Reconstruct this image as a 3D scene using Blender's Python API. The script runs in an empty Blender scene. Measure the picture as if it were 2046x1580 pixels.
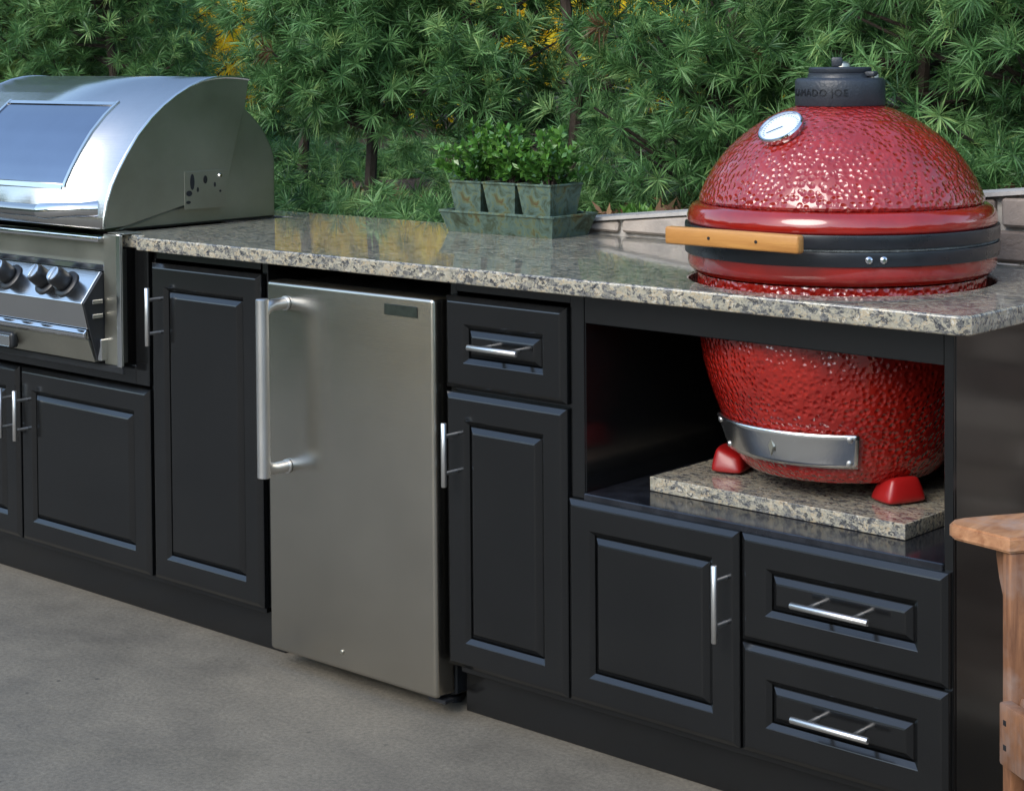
import bpy, bmesh, math, random
import numpy as np
from mathutils import Vector, Matrix
random.seed(7); RNG = np.random.default_rng(11)
S = bpy.context.scene
COL = S.collection
R_ = math.radians

# ------------------------------------------------------------------ camera
cam = bpy.data.cameras.new('camera'); cam_o = bpy.data.objects.new('camera', cam); COL.objects.link(cam_o)
YAW, PIT, ROL = -0.7322, -0.0295, -0.0077
fw = Vector((math.sin(YAW)*math.cos(PIT), math.cos(YAW)*math.cos(PIT), math.sin(PIT)))
rt = Vector((math.cos(YAW), -math.sin(YAW), 0)); up = rt.cross(fw)
r2 = rt*math.cos(ROL) + up*math.sin(ROL); u2 = -rt*math.sin(ROL) + up*math.cos(ROL)
m = Matrix((r2, u2, -fw)).transposed().to_4x4(); m.translation = (0, -2.6587, 1.328)
cam_o.matrix_world = m
cam.sensor_fit = 'HORIZONTAL'; cam.sensor_width = 36
cam.lens = 3706.26/2046*36
cam.shift_x = (1023-1014.2)/2046; cam.shift_y = (224.8-790)/2046
cam.clip_start = 0.05; cam.clip_end = 500
S.camera = cam_o

# ------------------------------------------------------------------ sky, sun, exposure
SUN_DIR = Vector((0.02, -0.80, 0.60)).normalized()       # towards the sun: front-left of the kitchen
elev = math.asin(SUN_DIR.z); azim = math.atan2(SUN_DIR.x, SUN_DIR.y)
W = bpy.data.worlds.new('World'); S.world = W; W.use_nodes = True
nt = W.node_tree; bg = nt.nodes['Background']
sky = nt.nodes.new('ShaderNodeTexSky'); sky.sky_type = 'NISHITA'; sky.sun_disc = False
sky.sun_elevation = elev; sky.sun_rotation = azim; sky.altitude = 200; sky.dust_density = 1.0; sky.air_density = 1.4
nt.links.new(sky.outputs[0], bg.inputs[0]); bg.inputs[1].default_value = 0.15
sl = bpy.data.lights.new('sun', 'SUN'); sl.energy = 0.9; sl.angle = R_(30); sl.color = (1, .94, .86)
so = bpy.data.objects.new('sun', sl); COL.objects.link(so); so.location = (-6, -8, 9)
so.rotation_euler = (-SUN_DIR).to_track_quat('-Z', 'Y').to_euler()
vs = S.view_settings; vs.view_transform = 'Standard'; vs.look = 'None'; vs.gamma = 1; vs.use_curve_mapping = False
vs.exposure = 1.3

# ------------------------------------------------------------------ material helpers
class N:
    def __init__(s, name):
        s.m = bpy.data.materials.new(name); s.m.use_nodes = True; s.t = s.m.node_tree
        s.b = s.t.nodes['Principled BSDF']; s.out = s.t.nodes['Material Output']
    def n(s, typ, **kw):
        x = s.t.nodes.new('ShaderNode'+typ)
        for k, v in kw.items(): setattr(x, k, v)
        return x
    def l(s, a, b): s.t.links.new(a, b)
    def set(s, **kw):
        for k, v in kw.items():
            s.b.inputs[k.replace('_', ' ')].default_value = v if not isinstance(v, tuple) or len(v) == 4 else (*v, 1)
        return s
    def coord(s, scale=(1, 1, 1), rot=(0, 0, 0)):
        tc = s.n('TexCoord'); mp = s.n('Mapping'); mp.inputs['Scale'].default_value = scale; mp.inputs['Rotation'].default_value = rot
        s.l(tc.outputs['Object'], mp.inputs[0]); return mp.outputs[0]
    def noise(s, vec, scale, detail=4, rough=.55, dist=0):
        x = s.n('TexNoise'); s.l(vec, x.inputs['Vector']); x.inputs['Scale'].default_value = scale
        x.inputs['Detail'].default_value = detail; x.inputs['Roughness'].default_value = rough; x.inputs['Distortion'].default_value = dist
        return x
    def ramp(s, fac, stops, interp='LINEAR'):
        x = s.n('ValToRGB'); x.color_ramp.interpolation = interp; e = x.color_ramp.elements
        while len(e) < len(stops): e.new(.5)
        for i, (p, c) in enumerate(stops):
            e[i].position = p; e[i].color = (*c, 1) if isinstance(c, tuple) else (c, c, c, 1)
        s.l(fac, x.inputs[0]); return x.outputs[0]
    def mix(s, fac, a, b, mode='MIX'):
        x = s.n('Mix', data_type='RGBA', blend_type=mode)
        for v, i in ((fac, 0), (a, 6), (b, 7)):
            if isinstance(v, (int, float)): x.inputs[i].default_value = v
            elif isinstance(v, tuple): x.inputs[i].default_value = (*v, 1)
            else: s.l(v, x.inputs[i])
        return x.outputs[2]
    def bump(s, h, strength=.3, dist=.01, prev=None):
        x = s.n('Bump'); x.inputs['Strength'].default_value = strength; x.inputs['Distance'].default_value = dist
        s.l(h, x.inputs['Height'])
        if prev is not None: s.l(prev, x.inputs['Normal'])
        return x.outputs[0]
    def col(s, c): s.l(c, s.b.inputs['Base Color'])
    def rough(s, c): s.l(c, s.b.inputs['Roughness'])
    def nor(s, c): s.l(c, s.b.inputs['Normal'])

M = {}
def plain(name, c, rough, metal=0, var=.15, scale=8, bump=0, bscale=60, coat=0):
    k = N(name); v = k.coord(); n = k.noise(v, scale, 5)
    lo = tuple(x*(1-var) for x in c); hi = tuple(min(1, x*(1+var)) for x in c)
    k.col(k.ramp(n.outputs[0], [(.3, lo), (.7, hi)]))
    k.rough(k.ramp(k.noise(v, scale*2.3, 4).outputs[0], [(.3, max(.02, rough*.8)), (.7, min(1, rough*1.2))]))
    k.set(Metallic=metal, Coat_Weight=coat)
    if bump: k.nor(k.bump(k.noise(v, bscale, 4).outputs[0], bump, .004))
    M[name] = k.m; return k.m

# black cabinet polymer, satin, faint orange peel and dust
k = N('cabinet'); v = k.coord(); n = k.noise(v, 3.5, 6)
k.col(k.ramp(n.outputs[0], [(.3, (.0045, .0047, .0050)), (.7, (.0068, .0070, .0072))]))
k.rough(k.ramp(k.noise(v, 6, 6, .65).outputs[0], [(.3, .13), (.72, .20)]))
k.nor(k.bump(k.noise(v, 9, 3).outputs[0], .03, .004)); k.set(Specular_IOR_Level=.6); M['cabinet'] = k.m
k = N('shelf'); v = k.coord(); k.col(k.ramp(k.noise(v, 20, 6).outputs[0], [(.35, (.008, .009, .012)), (.75, (.022, .024, .03))])); k.set(Roughness=.14); M['shelf'] = k.m
plain('black_gap', (.006, .006, .007), .6)
plain('black_plastic', (.013, .014, .016), .38, bump=.1, bscale=200)

def steel(name, base, rough, stretch, amt=.12, tint=.1):
    k = N(name); v = k.coord(stretch)
    n = k.noise(v, 1, 3, .6)
    sm = k.noise(k.coord(), 5, 5, .6)
    c = k.ramp(sm.outputs[0], [(.3, tuple(x*(1-tint) for x in base)), (.7, base)]); k.col(c)
    mr = k.n('MapRange'); k.l(sm.outputs[0], mr.inputs[0]); mr.inputs[1].default_value = .3; mr.inputs[2].default_value = .7
    mr.inputs[3].default_value = rough*.93; mr.inputs[4].default_value = rough*1.08; k.rough(mr.outputs[0])
    k.set(Metallic=1.0); k.nor(k.bump(n.outputs[0], amt, .002)); M[name] = k.m
steel('steel_fridge', (.50, .47, .41), .25, (3, 260, 900), .10, .10)
steel('steel_hood', (.55, .55, .54), .21, (2, 500, 500), .07)
steel('steel_side', (.46, .445, .375), .40, (300, 300, 3), .08, .22)
steel('steel_bright', (.66, .66, .66), .16, (2, 300, 300), .04)
steel('steel_draft', (.92, .92, .91), .24, (140, 140, 3), .10)
steel('knob_steel', (.62, .64, .66), .26, (60, 60, 60), .02)
steel('lid_bar', (.46, .46, .46), .16, (5, 60, 60), .02)
steel('chrome', (.72, .72, .73), .07, (5, 5, 5), .01)
steel('window_steel', (.25, .28, .35), .08, (2, 30, 30), .01)
steel('handle_steel', (.72, .71, .69), .36, (60, 60, 60), .03)

# granite: warped cells, cream / grey / black / tan
def granite(name, sc=1.0, top=False):
    k = N(name); v = k.coord((1, 1.9, 1.5), (0, 0, R_(28)))
    w = k.noise(v, 34*sc, 6, .68)
    wv = k.n('VectorMath', operation='MULTIPLY_ADD'); k.l(w.outputs['Color'], wv.inputs[0]); wv.inputs[1].default_value = (.07,)*3; k.l(v, wv.inputs[2])
    vo = k.n('TexVoronoi'); k.l(wv.outputs[0], vo.inputs['Vector']); vo.inputs['Scale'].default_value = 92*sc
    sp = k.n('SeparateColor'); k.l(vo.outputs['Color'], sp.inputs[0])
    big = k.noise(v, 7*sc, 4, .6)
    mx = k.n('Math', operation='MULTIPLY_ADD'); k.l(big.outputs[0], mx.inputs[0]); mx.inputs[1].default_value = .3; fn = k.noise(v, 82*sc, 6, .72, 1.6); fa_ = k.n('Math', operation='MULTIPLY_ADD'); k.l(fn.outputs[0], fa_.inputs[0]); fa_.inputs[1].default_value = 1.05
    ad = k.n('Math', operation='MULTIPLY_ADD'); k.l(sp.outputs[0], ad.inputs[0]); ad.inputs[1].default_value = .62; ad.inputs[2].default_value = -.48
    k.l(ad.outputs[0], fa_.inputs[2]); k.l(fa_.outputs[0], mx.inputs[2])
    c1 = k.ramp(mx.outputs[0], [(.0, (.012, .014, .02)), (.29, (.018, .02, .028)), (.35, (.10, .10, .11)), (.45, (.17, .168, .15)), (.53, (.30, .27, .19)), (.68, (.38, .355, .285)), (.78, (.36, .25, .115)), (.88, (.56, .53, .45))])
    vo2 = k.n('TexVoronoi'); k.l(wv.outputs[0], vo2.inputs['Vector']); vo2.inputs['Scale'].default_value = 150*sc
    sp2 = k.n('SeparateColor'); k.l(vo2.outputs['Color'], sp2.inputs[0])
    c2 = k.ramp(sp2.outputs[1], [(.0, (.02, .022, .03)), (.13, (.05, .055, .07)), (.19, (.19, .185, .165)), (.8, (.38, .355, .29)), (1, (.52, .50, .44))])
    k.col(k.mix(.22, c1, c2)); k.rough(k.ramp(vo2.outputs['Distance'], [(0, .045), (1, .10)]))
    k.nor(k.bump(k.noise(v, 30, 2).outputs[0], .02, .002))
    k.set(Specular_IOR_Level=.7); M[name] = k.m
granite('granite'); granite('granite_slab', 1.15)

# concrete patio
k = N('concrete'); v = k.coord()
a = k.noise(v, 2.2, 10, .72, .6); b_ = k.noise(v, 9, 6, .6); f_ = k.noise(v, 110, 3, .6)
c = k.ramp(a.outputs[0], [(.28, (.118, .104, .083)), (.5, (.150, .132, .103)), (.72, (.182, .159, .123))])
c = k.mix(.5, c, k.ramp(b_.outputs[0], [(.3, (.74, .74, .74)), (.7, (1.12, 1.11, 1.08))]), 'MULTIPLY')
c = k.mix(.7, c, k.ramp(f_.outputs[0], [(.3, (.62, .62, .62)), (.7, (1.3, 1.3, 1.28))]), 'MULTIPLY')
g2 = k.noise(v, 420, 2, .5); c = k.mix(.5, c, k.ramp(g2.outputs[0], [(.35, (.6, .6, .6)), (.65, (1.3, 1.3, 1.3))]), 'MULTIPLY')
pt = k.n('TexVoronoi'); k.l(v, pt.inputs['Vector']); pt.inputs['Scale'].default_value = 15
pit = k.ramp(pt.outputs['Distance'], [(.0, .35), (.05, .4), (.10, 1.0)])
msk = k.ramp(k.noise(v, 2.6, 5).outputs[0], [(.50, 0.0), (.58, 1.0)])
c = k.mix(msk, c, k.mix(1, c, pit, 'MULTIPLY')); st2 = k.ramp(k.noise(v, .9, 7, .6, 1.5).outputs[0], [(.58, 0.0), (.66, .35)]); c = k.mix(st2, c, k.mix(1, c, (.62, .62, .58), 'MULTIPLY')); k.col(c)
k.rough(k.ramp(b_.outputs[0], [(.3, .62), (.7, .85)]))
k.nor(k.bump(f_.outputs[0], .25, .003, k.bump(b_.outputs[0], .2, .01))); M['concrete'] = k.m

# kamado glaze
def glaze(name, dimple):
    k = N(name); v = k.coord(); n = k.noise(v, 14, 5)
    k.col(k.ramp(n.outputs[0], [(.3, (.20, .006, .004)), (.7, (.31, .012, .006))]))
    k.set(Roughness=.2, Specular_IOR_Level=.35, Coat_Weight=1.0, Coat_Roughness=.05, Coat_IOR=1.52)
    if dimple:
        w = k.noise(v, 30, 3); wv = k.n('VectorMath', operation='MULTIPLY_ADD'); k.l(w.outputs['Color'], wv.inputs[0]); wv.inputs[1].default_value = (.005,)*3; k.l(v, wv.inputs[2])
        vo = k.n('TexVoronoi', feature='SMOOTH_F1'); k.l(wv.outputs[0], vo.inputs['Vector']); vo.inputs['Scale'].default_value = 92; vo.inputs['Smoothness'].default_value = .15; vo.inputs['Randomness'].default_value = .8
        h = k.ramp(vo.outputs['Distance'], [(.0, 0.0), (.62, 1.0)])
        bn = k.bump(h, .8, .0036); k.nor(bn); k.l(bn, k.b.inputs['Coat Normal'])
    M[name] = k.m
glaze('glaze_dimpled', True); glaze('glaze_smooth', False)
plain('foot_red', (.26, .006, .006), .38, var=.15, coat=.1)
plain('cast_iron', (.022, .026, .034), .42, bump=.25, bscale=160)
plain('band_black', (.012, .014, .018), .3, bump=.08, bscale=50)
plain('gasket', (.10, .11, .11), .95, bump=.8, bscale=220, var=.5, scale=60)
plain('dial', (.62, .72, .82), .12, var=.03)
plain('dial_mark', (.02, .03, .06), .5)
plain('badge', (.018, .024, .018), .35, var=.4, scale=90)
plain('badge_line', (.16, .17, .13), .4)

def wood(name, c0, c1, axis_scale, rough=.5, grey=None):
    k = N(name); v = k.coord(axis_scale); n = k.noise(v, 1, 6, .65, .8)
    c = k.ramp(n.outputs[0], [(.28, c0), (.5, tuple((a+b)/2 for a, b in zip(c0, c1))), (.7, c1)])
    if grey:
        g = k.noise(k.coord(), 16, 5, .6); c = k.mix(k.ramp(g.outputs[0], [(.48, 0.0), (.68, .75)]), c, grey)
    k.col(c); k.set(Roughness=rough); k.nor(k.bump(n.outputs[0], .25, .003)); M[name] = k.m
wood('handle_wood', (.36, .15, .035), (.52, .25, .065), (5, 60, 60), .4)
wood('chair_wood', (.10, .038, .016), (.30, .135, .06), (55, 55, 7), .6, (.24, .165, .13))
wood('arm_wood', (.22, .085, .035), (.52, .27, .135), (38, 12, 40), .5, (.36, .27, .23))

# patinated zinc / copper planter
k = N('patina'); v = k.coord(); n = k.noise(v, 26, 7, .7, .8); st = k.noise(k.coord((70, 70, 9)), 1, 4)
c = k.ramp(n.outputs[0], [(.33, (.035, .042, .02)), (.42, (.065, .09, .055)), (.50, (.095, .15, .13)), (.56, (.125, .155, .085)), (.62, (.10, .09, .035)), (.70, (.08, .045, .018))])
k.col(k.mix(.45, c, k.ramp(st.outputs[0], [(.3, (.5, .55, .5)), (.7, (1.15, 1.2, 1.15))]), 'MULTIPLY')); k.set(Roughness=.62, Metallic=.25)
k.nor(k.bump(n.outputs[0], .25, .004)); M['patina'] = k.m
plain('soil', (.035, .022, .014), .95, bump=.8, bscale=60)

# stone and mortar
k = N('stone'); v = k.coord(); oi = k.n('ObjectInfo')
n = k.noise(v, 12, 7, .65, .4)
base = k.ramp(oi.outputs['Random'], [(0, (.16, .125, .105)), (.35, (.25, .205, .175)), (.6, (.33, .285, .245)), (1, (.42, .37, .32))])
k.col(k.mix(.7, base, k.ramp(n.outputs[0], [(.25, (.5, .5, .52)), (.75, (1.4, 1.35, 1.3))]), 'MULTIPLY')); k.set(Roughness=.88)
k.nor(k.bump(n.outputs[0], .6, .012)); M['stone'] = k.m
plain('mortar', (.42, .395, .36), .92, var=.3, scale=30, bump=.5, bscale=90)
plain('coping', (.40, .37, .34), .85, var=.25, scale=14, bump=.4, bscale=70)
k = N('mulch'); v = k.coord(); n = k.noise(v, 30, 7, .7)
k.col(k.ramp(n.outputs[0], [(.3, (.018, .011, .008)), (.55, (.05, .03, .02)), (.75, (.10, .065, .045))])); k.set(Roughness=.95); k.nor(k.bump(n.outputs[0], 1, .03)); M['mulch'] = k.m
plain('lawn', (.05, .075, .025), .95, var=.4, scale=3, bump=.8, bscale=40)
plain('bark', (.04, .028, .02), .9, var=.4, scale=20, bump=.6, bscale=60)
plain('paper', (.7, .7, .68), .8)

def leafmat(name, stops, rough=.45, trans=.25, spec=.4):
    k = N(name); a = k.n('Attribute', attribute_name='tint')
    c = k.ramp(a.outputs['Fac'], stops); k.col(c); k.set(Roughness=rough, Specular_IOR_Level=spec)
    t = k.n('BsdfTranslucent'); k.l(c, t.inputs[0]); mx = k.n('MixShader'); mx.inputs[0].default_value = trans
    k.l(k.b.outputs[0], mx.inputs[1]); k.l(t.outputs[0], mx.inputs[2]); k.l(mx.outputs[0], k.out.inputs[0]); M[name] = k.m
leafmat('needles', [(0, (.14, .07, .028)), (.03, (.10, .055, .025)), (.05, (.026, .072, .024)), (.45, (.098, .22, .068)), (.8, (.20, .37, .13)), (1, (.33, .47, .16))], .42, .32)
leafmat('needles_yellow', [(0, (.035, .075, .022)), (.45, (.11, .19, .045)), (.8, (.20, .30, .07)), (1, (.34, .38, .07))], .45, .3)
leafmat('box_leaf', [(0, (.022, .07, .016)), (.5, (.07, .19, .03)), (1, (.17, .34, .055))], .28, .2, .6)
leafmat('yellow_leaf', [(0, (.75, .42, .008)), (.5, (.95, .72, .02)), (1, (.97, .88, .10))], .5, .4)
leafmat('wood_leaf', [(0, (.012, .025, .010)), (.5, (.028, .05, .018)), (1, (.055, .08, .03))], .6, .25)
leafmat('dead_leaf', [(0, (.12, .06, .03)), (1, (.38, .22, .11))], .7, .2)

# ------------------------------------------------------------------ mesh helpers
ORG = {}
def link(name, me, mat, parent=None, origin=None):
    o = bpy.data.objects.new(name, me); COL.objects.link(o)
    if mat: me.materials.append(M[mat])
    if parent is not None: o.parent = parent; ORG[o.name] = ORG[parent.name]
    else:
        og = Vector(origin or (0, 0, 0)); o.location = og; ORG[o.name] = og
    return o
def tag(o, label=None, cat=None, group=None, kind=None):
    if label: o['label'] = label
    if cat: o['category'] = cat
    if group: o['group'] = group
    if kind: o['kind'] = kind
    return o
def thing(name, loc, label, cat, group=None):
    o = bpy.data.objects.new(name, None); COL.objects.link(o); o.location = loc; o.empty_display_size = .1
    ORG[o.name] = Vector(loc); return tag(o, label, cat, group)

class MB:
    def __init__(s): s.v = []; s.f = []
    def add(s, vs, fs):
        k = len(s.v); s.v += [tuple(p) for p in vs]; s.f += [tuple(i+k for i in f) for f in fs]; return s
    def box(s, x0, x1, y0, y1, z0, z1, bev=0, seg=1, mat=None):
        bm = bmesh.new(); bmesh.ops.create_cube(bm, size=1)
        for q in bm.verts: q.co = Vector(((x0+x1)/2+q.co.x*(x1-x0), (y0+y1)/2+q.co.y*(y1-y0), (z0+z1)/2+q.co.z*(z1-z0)))
        if bev: bmesh.ops.bevel(bm, geom=list(bm.edges), offset=bev, segments=seg, affect='EDGES', profile=.5)
        if mat is not None: bm.transform(mat)
        s.bm(bm); return s
    def bm(s, bm):
        bm.verts.index_update(); s.add([q.co[:] for q in bm.verts], [[q.index for q in f.verts] for f in bm.faces]); bm.free(); return s
    def prism(s, poly, a0, a1, axis='x', bev=0):
        # poly in the two other axes, extruded along axis
        bm = bmesh.new()
        def P(q, a): return {'x': (a, q[0], q[1]), 'y': (q[0], a, q[1]), 'z': (q[0], q[1], a)}[axis]
        A = [bm.verts.new(P(q, a0)) for q in poly]; B = [bm.verts.new(P(q, a1)) for q in poly]; n = len(poly)
        bm.faces.new(A); bm.faces.new(B[::-1])
        for i in range(n): bm.faces.new((A[i], B[i], B[(i+1) % n], A[(i+1) % n]))
        bmesh.ops.recalc_face_normals(bm, faces=bm.faces)
        if bev: bmesh.ops.bevel(bm, geom=[e for e in bm.edges if e.calc_face_angle(0) > .6], offset=bev, segments=2, affect='EDGES', profile=.5)
        return s.bm(bm)
    def lathe(s, prof, c=(0, 0), n=96, a0=0, a1=2*math.pi):
        full = abs(a1-a0-2*math.pi) < 1e-6; k = n if full else n+1
        vs = []; fs = []
        for i in range(k):
            a = a0+(a1-a0)*i/n
            for r, z in prof: vs.append((c[0]+r*math.cos(a), c[1]+r*math.sin(a), z))
        m_ = len(prof)
        for i in range(n):
            j = (i+1) % k
            for q in range(m_-1): fs.append((i*m_+q, j*m_+q, j*m_+q+1, i*m_+q+1))
        return s.add(vs, fs)
    def tube(s, pts, rad, n=8, cap=True):
        pts = [Vector(p) for p in pts]; rs = rad if isinstance(rad, (list, tuple)) else [rad]*len(pts)
        vs = []; fs = []; prev = None
        for i, p in enumerate(pts):
            t = (pts[min(i+1, len(pts)-1)]-pts[max(i-1, 0)]).normalized()
            a = prev if prev is not None else (Vector((0, 0, 1)) if abs(t.z) < .9 else Vector((1, 0, 0)))
            u = (a-t*a.dot(t)).normalized(); w = t.cross(u); prev = u
            for j in range(n):
                th = 2*math.pi*j/n; vs.append(p+(u*math.cos(th)+w*math.sin(th))*rs[i])
        for i in range(len(pts)-1):
            for j in range(n):
                k = (j+1) % n; fs.append((i*n+j, i*n+k, (i+1)*n+k, (i+1)*n+j))
        if cap: fs.append(tuple(range(n))[::-1]); fs.append(tuple((len(pts)-1)*n+j for j in range(n)))
        return s.add(vs, fs)
    def build(s, name, mat, parent=None, origin=None, smooth=False, ang=35, recalc=True):
        og = ORG[parent.name] if parent is not None else Vector(origin or (0, 0, 0))
        me = bpy.data.meshes.new(name); me.from_pydata([(p[0]-og.x, p[1]-og.y, p[2]-og.z) for p in s.v], [], s.f)
        if recalc:
            bm = bmesh.new(); bm.from_mesh(me); bmesh.ops.recalc_face_normals(bm, faces=bm.faces); bm.to_mesh(me); bm.free()
        if smooth:
            me.polygons.foreach_set('use_smooth', [True]*len(me.polygons)); me.set_sharp_from_angle(angle=R_(ang))
        me.update(); return link(name, me, mat, parent, origin)

def quads(name, P, tint, mat, parent=None, origin=None):
    """P (n,4,3) world positions, tint (n,)"""
    og = np.array(ORG[parent.name] if parent is not None else (origin or (0, 0, 0)))
    n = len(P); me = bpy.data.meshes.new(name)
    me.vertices.add(n*4); me.vertices.foreach_set('co', (P-og).reshape(-1).astype(np.float32))
    me.loops.add(n*4); me.loops.foreach_set('vertex_index', np.arange(n*4, dtype=np.int32))
    me.polygons.add(n); me.polygons.foreach_set('loop_start', np.arange(0, n*4, 4, dtype=np.int32))
    me.update(calc_edges=True)
    at = me.attributes.new('tint', 'FLOAT', 'POINT'); at.data.foreach_set('value', np.repeat(tint, 4).astype(np.float32))
    return link(name, me, mat, parent, origin)
def unit(v): return v/np.maximum(np.linalg.norm(v, axis=-1, keepdims=True), 1e-9)
def blades(base, d, L, w, droop=0):
    """diamond leaf quads from base along d, length L, half width w (all arrays)"""
    n = len(base); d = unit(d); side = unit(np.cross(d, RNG.normal(size=(n, 3))))
    L = np.asarray(L)[:, None]; w = np.asarray(w)[:, None]
    mid = base+d*L*.45; tip = base+d*L; tip[:, 2] -= droop*L[:, 0]
    return np.stack([base, mid+side*w, tip, mid-side*w], 1)

# ================================================================== SETTING
tag(MB().add([(-150, -150, -.03), (150, -150, -.03), (150, 150, -.03), (-150, 150, -.03)], [(0, 1, 2, 3)]).build('ground', 'lawn'), 'green lawn reaching away from the patio', kind='structure')
tag(MB().box(-9, 5, -9, .70, -.1, 0).build('patio', 'concrete'), 'grey broom-finished concrete patio slab in front of the cabinets', kind='structure')

def wall_top(x): return min(1.30, max(.86, .953+(x+2.758)*.1007))
# planted slope behind the wall, covered in mulch
def bed_z(x, y):
    return wall_top(x)-.035+(y-.84)*.02+.012*math.sin(x*5.1+y*3.3)+.01*math.sin(x*11.3-y*7.7)
bm = MB(); nx, ny = 140, 70
xs = np.linspace(-14, 4, nx); ys = np.r_[np.linspace(.80, 2.2, 40), np.linspace(2.4, 12, 30)]
bm.add([(x, y, bed_z(x, y)) for y in ys for x in xs], [(j*nx+i, j*nx+i+1, (j+1)*nx+i+1, (j+1)*nx+i) for j in range(ny-1) for i in range(nx-1)])
bed = tag(bm.build('garden_bed', 'mulch', smooth=True), 'dark mulch planting bed sloping up behind the wall', kind='structure')
# loose chips and needles
n = 9000
cx = RNG.uniform(-6.5, -.5, n); cy = RNG.uniform(.84, 1.9, n)
cz = np.array([bed_z(a, b) for a, b in zip(cx, cy)])+.006
dv = RNG.normal(size=(n, 3)); dv[:, 2] *= .35
tag(quads('mulch_chips', blades(np.stack([cx, cy, cz], 1), dv, RNG.uniform(.02, .06, n), RNG.uniform(.004, .010, n)), RNG.uniform(0, 1, n)**2.2, 'dead_leaf'), 'loose brown bark chips and fallen needles on the bed', kind='stuff')

# ------------------------------------------------------------------ retaining wall
rw = thing('retaining_wall', (-2, .77, 0), 'low mortared grey stone wall with sloping top behind the granite counter', 'wall')
WY0, WY1 = .688, .84
xs = np.linspace(-6.5, 2.2, 60)
core = MB(); vs_ = []; fs_ = []
for x in xs:
    t = wall_top(x)-.010
    vs_ += [(x, WY0+.012, -.02), (x, WY1, -.02), (x, WY1, t), (x, WY0+.012, t)]
for i in range(len(xs)-1):
    for j in range(4): fs_.append((i*4+j, i*4+(j+1) % 4, (i+1)*4+(j+1) % 4, (i+1)*4+j))
fs_ += [(0, 1, 2, 3), tuple(len(vs_)-4+j for j in range(4))]
core.add(vs_, fs_).build('mortar_core', 'mortar', rw)
cp = MB(); vs_ = []
for i, x in enumerate(xs):
    t = wall_top(x); d = .002*math.sin(i*2.1)
    vs_ += [(x, WY0-.008+d, t-.009), (x, WY1+.01, t-.009), (x, WY1+.01, t), (x, WY0-.008+d, t-.001)]
cp.add(vs_, fs_).build('coping', 'coping', rw)
COURSE = .0675
zz = .922-COURSE*13
rowi = 0
while zz < 1.30:
    x = (-4.6 if rowi >= 11 else -1.5)-random.random()*.1     # lower courses show only past the cabinet end
    while x < 1.6:
        L = random.uniform(.085, .20); g = random.uniform(.010, .016)
        t0 = min(zz+COURSE-.007, wall_top(x)-.013, ); t1 = min(zz+COURSE-.007, wall_top(x+L)-.013)
        if min(t0, t1) > zz+.013:
            yo = WY0+random.uniform(-.008, .002)
            s_ = bmesh.new(); j = lambda: random.uniform(-.003, .003)
            P = [(x+j(), yo, zz+j()), (x+L+j(), yo+j(), zz+j()), (x+L+j(), yo+j(), t1+j()), (x+j(), yo, t0+j())]
            A = [s_.verts.new(q) for q in P]; B = [s_.verts.new((q[0], WY0+.05, q[2])) for q in P]
            s_.faces.new(A)
            for q in range(4): s_.faces.new((A[q], B[q], B[(q+1) % 4], A[(q+1) % 4]))
            bmesh.ops.bevel(s_, geom=[e for e in s_.edges if e.verts[0] in A and e.verts[1] in A]+[e for e in s_.edges if (e.verts[0] in A) != (e.verts[1] in A)], offset=.005, segments=1, affect='EDGES')
            MB().bm(s_).build('stone', 'stone', rw)
        x += L+g
    zz += COURSE; rowi += 1

# ================================================================== CABINET
CX0, CX1 = -4.66, -1.447
cab = thing('kitchen_cabinet', ((CX0+CX1)/2, .33, 0), 'long black outdoor kitchen cabinet run with raised-panel doors and drawers', 'cabinet')
FY = .022     # face of the carcass, doors are 22 mm thick in front of it
def part(name, x0, x1, y0, y1, z0, z1, bev=.0015, mat='cabinet', parent=cab):
    return MB().box(x0, x1, y0, y1, z0, z1, bev).build(name, mat, parent)
part('side_panel', -1.465, CX1, FY, .652, 0, .884)
part('side_panel', CX0, CX0+.018, FY, .652, 0, .884)
part('partition', -3.548, -3.530, FY+.002, .63, .11, .884)
part('partition', -3.146, -3.128, FY+.002, .63, .111, .884)
part('bay_side', -3.146, -3.128, .08, .63, .0, .110)
part('partition', -2.570, -2.552, FY+.002, .63, .111, .884)
part('bay_side', -2.570, -2.552, .08, .63, .0, .110)
part('partition', -2.249, -2.217, FY, .63, .111, .884)
part('back_panel', CX0+.018, -1.465, .632, .651, .0, .884)
part('bottom_panel', CX0+.018, -3.148, FY+.004, .630, .094, .110)
part('bottom_panel', -2.550, -1.467, FY+.004, .630, .094, .110)
part('toe_kick', CX0+.018, -3.127, .062, .078, 0, .094, mat='cabinet')
part('toe_kick', -2.571, -1.466, .062, .078, 0, .094, mat='cabinet')
part('shelf', -2.2165, -1.4655, .012, .630, .494, .508, .002, 'shelf')
# face rails and stiles
part('top_rail', -2.2165, -1.4655, FY-.004, FY+.016, .828, .884)
part('stile', -2.2495, -2.2165, FY-.006, FY-.001, .496, .884)
part('stile', -1.4655, -1.4475, FY-.006, FY-.001, .0, .884)
part('rail', -3.530, -3.148, FY-.002, FY+.016, .862, .884)
part('rail', -2.550, -2.251, FY-.002, FY+.016, .862, .884)
part('filler_panel', -3.586, -3.536, .006, FY-.001, .560, .884, .002)
part('rail', CX0+.02, -3.587, .006, FY-.001, .560, .606, .002)
part('mid_rail', -2.550, -2.251, FY-.001, FY+.016, .655, .680)
part('mid_stile', -1.862, -1.848, FY-.001, FY+.016, .112, .492)

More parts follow.
